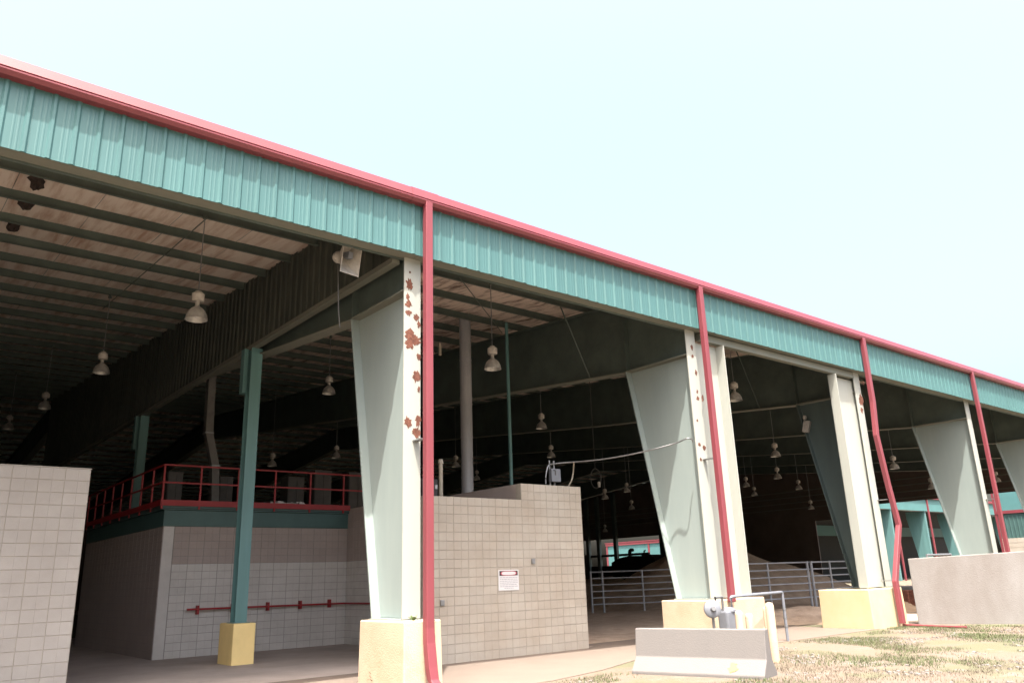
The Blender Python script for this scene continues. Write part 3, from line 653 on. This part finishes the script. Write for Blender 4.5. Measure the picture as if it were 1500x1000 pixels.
bp_ = onZ(1136, 969, 0); bollard(bp_.x, bp_.y, 1.08, 'cream bollard standing just past the barrier end')
p = onY(1122, 887, 10.5); bollard(p.x, p.y, p.z, 'cream bollard tucked behind the bollard at barrier end')
p = onY(1081, 893, 10.9); bollard(p.x, p.y, p.z, 'short cream bollard between gas meter and wide pedestal')
p = onY(1096, 897, 10.9); bollard(p.x, p.y, p.z, 'short cream bollard against the wide pedestal, right of its twin')
# gas meter
YG = 11.35
gm = empty('gas_meter', (15.0, YG, 0), 'grey gas meter with round regulator and pipework behind barrier', 'gas meter')
a, b_ = onY(1057, 893, YG), onY(1076, 921, YG)
B(a.x, b_.x, YG-.14, YG+.14, .35, a.z).build('meter_body', GREYBOX, gm, bevel=.05)
p = onY(1066, 891, YG); MB().lathe([(.0,.06),(.12,.05),(.17,0),(.17,-.04),(0,-.04)], (p.x, YG, a.z+.0), 14).build('meter_top', GREYBOX, gm, smooth=True)
rc = onY(1043, 891, YG-.05); ax = Vector((-.6, -.8, .1)).normalized()
MB().lathe([(.0,.10),(.05,.10),(.07,.06),(.16,.05),(.185,.03),(.185,-.03),(.16,-.05),(.09,-.08),(.07,-.14),(0,-.14)], rc, 18, ax).build('regulator', GREYBOX, gm, smooth=True)
MB().lathe([(.0,.13),(.045,.13),(.05,.10)], rc, 12, ax).build('regulator_cap', GALV, gm, smooth=True)
MB().tube([(rc.x+.06, YG, .0), (rc.x+.06, YG, rc.z-.1)], .03, 8).build('riser', GALV, gm, smooth=True)
p1, p2 = onY(1047, 874, YG), onY(1057, 873, YG)
MB().tube([(p1.x, YG, rc.z), (p1.x, YG, p1.z), (p2.x, YG, p2.z), (p2.x, YG, a.z)], .03, 8).build('loop_pipe', GALV, gm, smooth=True)
q1 = onY(1070, 873, YG); q2 = onY(1145, 866, 11.75); q3 = onY(1150, 925, 11.75)
MB().tube([(q1.x, YG, a.z), (q1.x, YG, q1.z-.02), (q1.x+.03, YG, q1.z), (q2.x-.03, 11.75, q2.z), (q2.x, 11.75, q2.z-.03), (q2.x, 11.75, -.02)], .035, 10).build('outlet_pipe', GREYBOX, gm, smooth=True)
for z in (.35, .55, .75): MB().tube([(q2.x, 11.75, z-.02), (q2.x, 11.75, z+.02)], .045, 10).build('coupling', GALV, gm, smooth=True)
# small planter of weeds growing on the first pedestal
def weed(name, c, n, h, sp, label, m=LEAF, cat='weed', wd=.03):
    rnd = random.Random(int(c[0]*100)); q = MB(); c = Vector(c)
    for k in range(n):
        a = rnd.uniform(0, 6.28); l_ = h*rnd.uniform(.5, 1.1); r0 = rnd.uniform(0, sp*.5)
        p0 = c+Vector((math.cos(a)*r0, math.sin(a)*r0, 0)); d_ = Vector((math.cos(a)*sp, math.sin(a)*sp, l_)); s_ = Vector((-math.sin(a), math.cos(a), 0))*wd*rnd.uniform(.5, 1)
        p1 = p0+d_*.5+Vector((0, 0, l_*.12)); p2 = p0+d_
        q.add([p0-s_*.4, p0+s_*.4, p1+s_, p1-s_, p2], [(0, 1, 2, 3), (3, 2, 4)])
    return tag(q.build(name, m), label, cat)
weed('weed_tuft', (7.50, 11.93, 1.07), 10, .10, .07, 'small rusty-green weed tuft on cream pedestal beside downspout')
weed('grass_clump', tuple(onZ(1165, 905, .05)), 90, .32, .5, 'green weed clump on the dirt bank inside the framed bay', GRN, 'weed')
weed('dry_weed', tuple(onZ(556, 1003, 0)), 40, .28, .2, 'dry weed tuft at the foot of the cream pedestal', DRY)
# ------------------------------------------------------------------ concrete wall on the right
w0 = Vector((24.86, 11.72, 0)); wd_ = Vector((.9, -2.51, 0)).normalized(); wn = Vector((wd_.y, -wd_.x, 0))
if wn.x > 0: wn = -wn
Lw = 7.5; q = MB()
for k in range(2):
    for z, th in ((-.05, 0), (1.86+.22*k, 0), (1.86+.22*k, .32), (-.05, .32)):
        p = w0+wd_*(Lw*k)-wn*th; q.v.append((p.x, p.y, z))
q.f = [(0, 1, 2, 3), (7, 6, 5, 4), (0, 4, 5, 1), (1, 5, 6, 2), (2, 6, 7, 3), (3, 7, 4, 0)]
tag(q.build('concrete_wall', CONCW, bevel=.02), 'long stained concrete wall running out from the barn', 'concrete wall')
p, p2 = onY(1357, 812, 11.3), onY(1392, 811, 11.3)
pr = empty('pipe_gate_rail', tuple(p), 'short grey pipe rail showing above the concrete wall', 'pipe rail')
MB().tube([(p.x, 11.3, 1.5), (p.x, 11.3, p.z), (p2.x, 11.3, p2.z), (p2.x, 11.3, 1.5)], .035, 8).build('rail', GALV, pr)
a, b_ = onZ(1322, 913, .06), onZ(1415, 916, .06)
tag(MB().tube([a-Vector((0, 0, .02)), (a+b_)/2-Vector((0, 0, .03)), b_-Vector((0, 0, .03))], .035, 8).build('drain_pipe', RED, smooth=True), 'red drain pipe lying on grass along concrete wall', 'pipe')
for i, px in enumerate((1331, 1341)):
    p = onZ(px, 893, 0); tag(MB().prism([(p.x-.14, p.y-.14), (p.x+.14, p.y-.14), (p.x+.14, p.y+.14), (p.x-.14, p.y+.14)], 'z', -.05, .75).build('rusty_stub_post', RUST, bevel=.03), 'rusty brown stub post between the kinked downspout and concrete wall', 'post', 'rusty stub posts')
# ------------------------------------------------------------------ corral fence and dirt
def fence(pts, label, ztop=1.85, double=()):
    f = empty('corral_fence', tuple(pts[0]), label, 'fence')
    hs_ = [.42, .70, .98, 1.26, 1.54, 1.82]
    for h in hs_: MB().tube([Vector(p)+Vector((0, 0, h)) for p in pts], .03, 7).build('rail', FENCE, f, smooth=True)
    for i, p in enumerate(pts):
        for dx in ((0, .16) if i in double else (0,)):
            x_, y_ = p[0]+dx*.6, p[1]-dx*.8; MB().tube([(x_, y_, -.05), (x_, y_, p[2]+1.86)], .055 if i in double else .045, 8).build('fence_post', FENCE, f, smooth=True)
    return f
F0 = onZ(868, 899, 0); F1 = onZ(885, 898, 0); F2 = onZ(944, 896, 0); F3 = onZ(1003, 893, 0)
fence([F0, F1, F2, F3+Vector((0, 0, .02))], 'grey pipe corral fence between block enclosure and pale column')
G0 = onZ(1096, 896, .1); G1 = onZ(1131, 893, .1); G2 = onZ(1190, 889, .1); G3 = onZ(1223, 886, .1); G4 = onZ(1262, 882, .1)
fence([G0, G1, G2, G3, G4], 'grey pipe corral fence with doubled post across the framed bay', double=(2,))
def mound(cx, cy, rx, ry, h, label, m=DIRT, seed=0, name='dirt_pile', rot=0):
    q = MB(); n = 26
    for j in range(n+1):
        for i in range(n+1):
            u, v = i/n*2-1, j/n*2-1; r = math.hypot(u, v)
            z = h*max(0, 1-r)**.9*(1+.3*noise.noise(Vector((u*2.2+seed, v*2.2, 0))))+.12*h*noise.noise(Vector((u*6, v*6, seed)))*max(0, 1-r)
            x_, y_ = u*rx, v*ry
            q.v.append((cx+x_*math.cos(rot)-y_*math.sin(rot), cy+x_*math.sin(rot)+y_*math.cos(rot), z-.03))
    for j in range(n):
        for i in range(n): a = j*(n+1)+i; q.f.append((a, a+1, a+n+2, a+n+1))
    return tag(q.build(name, m, smooth=True), label, 'dirt pile')
p = onZ(1072, 884, 0); mound(p.x+1.5, p.y+1.5, 9.5, 7.5, 3.4, 'tall brown dirt pile behind the corral fence in the framed bay', seed=1)
p = onZ(930, 872, 0); mound(p.x, p.y+3, 12, 6, 1.6, 'low brown dirt pile behind fence next to the block enclosure', seed=5)
p = onZ(1185, 908, 0); mound(p.x, p.y, 4.6, 2.0, .5, 'rubbly dirt bank in front of the corral fence', seed=9, rot=-.7)
p = onZ(1228, 909, 0); mound(p.x, p.y, 1.7, 1.0, .3, 'small sunlit sand heap beside the yellow pedestal', SAND, 3)
p = onZ(1326, 893, 0); mound(p.x+.5, p.y+.2, 2.6, 1.2, .45, 'orange sand heap between yellow pedestal and concrete wall', SAND, 4)
# dark machine silhouetted against the far opening
fm = empty('farm_machine', (50, 47, 0), 'dark farm machine with curved spout silhouetted against the far opening', 'machine')
def fp(px, py, X=50): return onX(px, py, X)
a, b_, c_, d_ = fp(912, 822), fp(930, 814), fp(955, 811), fp(968, 819)
q = MB(); base = 1.0
poly = [(fp(x_, y_).y, fp(x_, y_).z) for x_, y_ in ((905, 823), (917, 816), (930, 813), (942, 814), (953, 811), (966, 814), (972, 822))]
ylo, yhi = poly[0][0], poly[-1][0]
MB().prism(poly+[(yhi, .7), (ylo, .7)], 'x', 49.2, 51).build('hull', DARK, fm)
s0 = fp(922, 815); MB().tube(arc([s0-Vector((0, 0, .5)), fp(922, 808), fp(924, 804.5), fp(927, 805)], 5), [.15]*10+[.13]*6, 8).build('spout', DARK, fm)
MB().tube([fp(943, 815), fp(943, 806), fp(945, 805)], .06, 6).build('stack', DARK, fm)
for yy in (ylo-1, yhi+1.2): MB().lathe([(.0,-.25),(.5,-.25),(.6,-.2),(.6,.2),(.5,.25),(0,.25)], (48.9, yy, .6), 16, (1, 0, 0)).build('wheel', DARK, fm, smooth=True)
# ------------------------------------------------------------------ buildings beyond the end wall
ob = empty('neighbour_barn', (95, 43, 0), 'matching teal barn seen beyond the far end opening', 'barn')
YN = 42.8
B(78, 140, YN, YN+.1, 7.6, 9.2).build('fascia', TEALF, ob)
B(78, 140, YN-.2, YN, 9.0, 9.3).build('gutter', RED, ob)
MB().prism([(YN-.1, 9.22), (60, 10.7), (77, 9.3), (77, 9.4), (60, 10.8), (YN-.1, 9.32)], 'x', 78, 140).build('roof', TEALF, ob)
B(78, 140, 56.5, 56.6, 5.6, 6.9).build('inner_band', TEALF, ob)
B(78, 140, 56.9, 57.0, 0, 9.4).build('rear_wall', DARK, ob)  # near-black sheet set partway in, stands in for the dark interior
for k in range(6):
    X = 80.6+8.3*k+.0
    MB().prism([(YN+.1, 0), (YN+1.2, 0), (YN+2.3, 6.9), (YN+2.3, 7.6), (YN+.1, 7.6)], 'x', X-.15, X+.15).build('column', POST, ob)
    B(X+.5, X+.7, YN-.15, YN, 0, 9.0).build('downspout', RED, ob)
nb = empty('ribbed_hall', (78, 20, 0), 'teal ribbed hall with red trim band over a block base', 'hall')
y0, y1 = 6., 27.3
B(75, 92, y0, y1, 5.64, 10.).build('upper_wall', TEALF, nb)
B(74.9, 75.0, y0, y1+.05, 5.5, 5.75).build('trim_band', RED, nb)
q = MB(); yy = y0
prj = []
while yy < y1-.3: prj += [(75.03, yy), (75.03, yy+.2), (74.99, yy+.22), (74.99, yy+.27)]; yy += .3
q.prism(prj+[(75.03, y1), (75.2, y1), (75.2, y0)], 'z', 3.5, 5.49).build('ribbed_wall', BAND, nb)
B(75, 92, y0, y1, 5.3, 5.6).build('core', BAND, nb)
bb = B(75.02, 75.3, y0, y1, 0, 3.5).build('block_base', BLOCK, nb)
for r in range(9): B(75.0, 75.02, y0, y1, r*.39+.012, r*.39+.378).build('block_course', BLOCK, bb)
B(74.93, 75.1, y1-.12, y1+.06, 0, 10).build('corner_trim', RED, nb)
fb = empty('far_shed', (95, 80, 0), 'far teal shed with red eave and corner trim', 'shed')
TL, TR = onX(888, 797, 95), onX(953, 789, 95)
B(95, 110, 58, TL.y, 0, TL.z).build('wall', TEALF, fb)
B(94.85, 95, 58, TL.y+.1, TL.z-.25, TL.z+.12).build('eave_trim', RED, fb)
for yy in (TL.y-.1, onX(950, 800, 95).y): B(94.9, 95.0, yy-.15, yy+.15, 0, TL.z-.26).build('corner_trim', RED, fb)
B(94.8, 110.1, 57.9, TL.y+.2, TL.z+.121, TL.z+.25).build('roof', RED, fb)
# ------------------------------------------------------------------ grass, gravel
def blades(name, m, n, fn, h0, h1, wd, label, seed):
    rnd = random.Random(seed); q = MB(); k = 0
    while k < n:
        x = rnd.uniform(8.2, 27); y = rnd.uniform(4.5, 12.2)
        if not fn(x, y, rnd): continue
        a = rnd.uniform(0, 6.28); h = rnd.uniform(h0, h1); l_ = rnd.uniform(.2, .9)*h
        o_ = len(q.v); dx, dy = math.cos(a), math.sin(a)
        q.v += [(x-dy*wd, y+dx*wd, .0), (x+dy*wd, y-dx*wd, .0), (x+dx*l_, y+dy*l_, h)]; q.f.append((o_, o_+1, o_+2)); k += 1
    return tag(q.build(name, m), label, 'grass', kind='stuff')
nzz = lambda x, y, s, o_: noise.noise(Vector((x*s+o_, y*s, o_)))
def lawn(x, y, rnd):
    lim = 10.7+.5*noise.noise(Vector((x*.8, 1, 0))) if x < 12.6 else 11.5+.35*noise.noise(Vector((x*.8, 1, 0)))
    return y < lim and nzz(x, y, .5, 31)+.5*nzz(x, y, 1.6, 5) > -.12+rnd.uniform(-.1, .1)
blades('dry_lawn', DRY, 34000, lambda x, y, r: lawn(x, y, r) and nzz(x, y, .9, 2) > -.15+r.uniform(-.25, .25), .015, .055, .0045, 'short dry straw-coloured grass in front of the barn', 1)
blades('green_lawn', GRN, 26000, lambda x, y, r: lawn(x, y, r) and nzz(x, y, .42, 9) > .05+r.uniform(-.15, .2), .02, .07, .005, 'patchy green grass among the dry lawn', 2)
q = MB(); rnd = random.Random(4); k = 0
while k < 1100:
    x = rnd.uniform(9, 26); y = rnd.uniform(4.5, 11)
    if nzz(x, y, .8, 20) < .12 or not lawn(x, y, rnd): continue
    s_ = rnd.uniform(.008, .03); a = rnd.uniform(0, 3)
    q.obox((x, y, s_*.3), (s_*math.cos(a), s_*math.sin(a), .1*s_), (-s_*.7*math.sin(a), s_*.7*math.cos(a), 0), (0, .1*s_, s_*.5)); k += 1
tag(q.build('gravel', STONE), 'pale gravel scattered over bare lawn patches', 'gravel', kind='stuff')
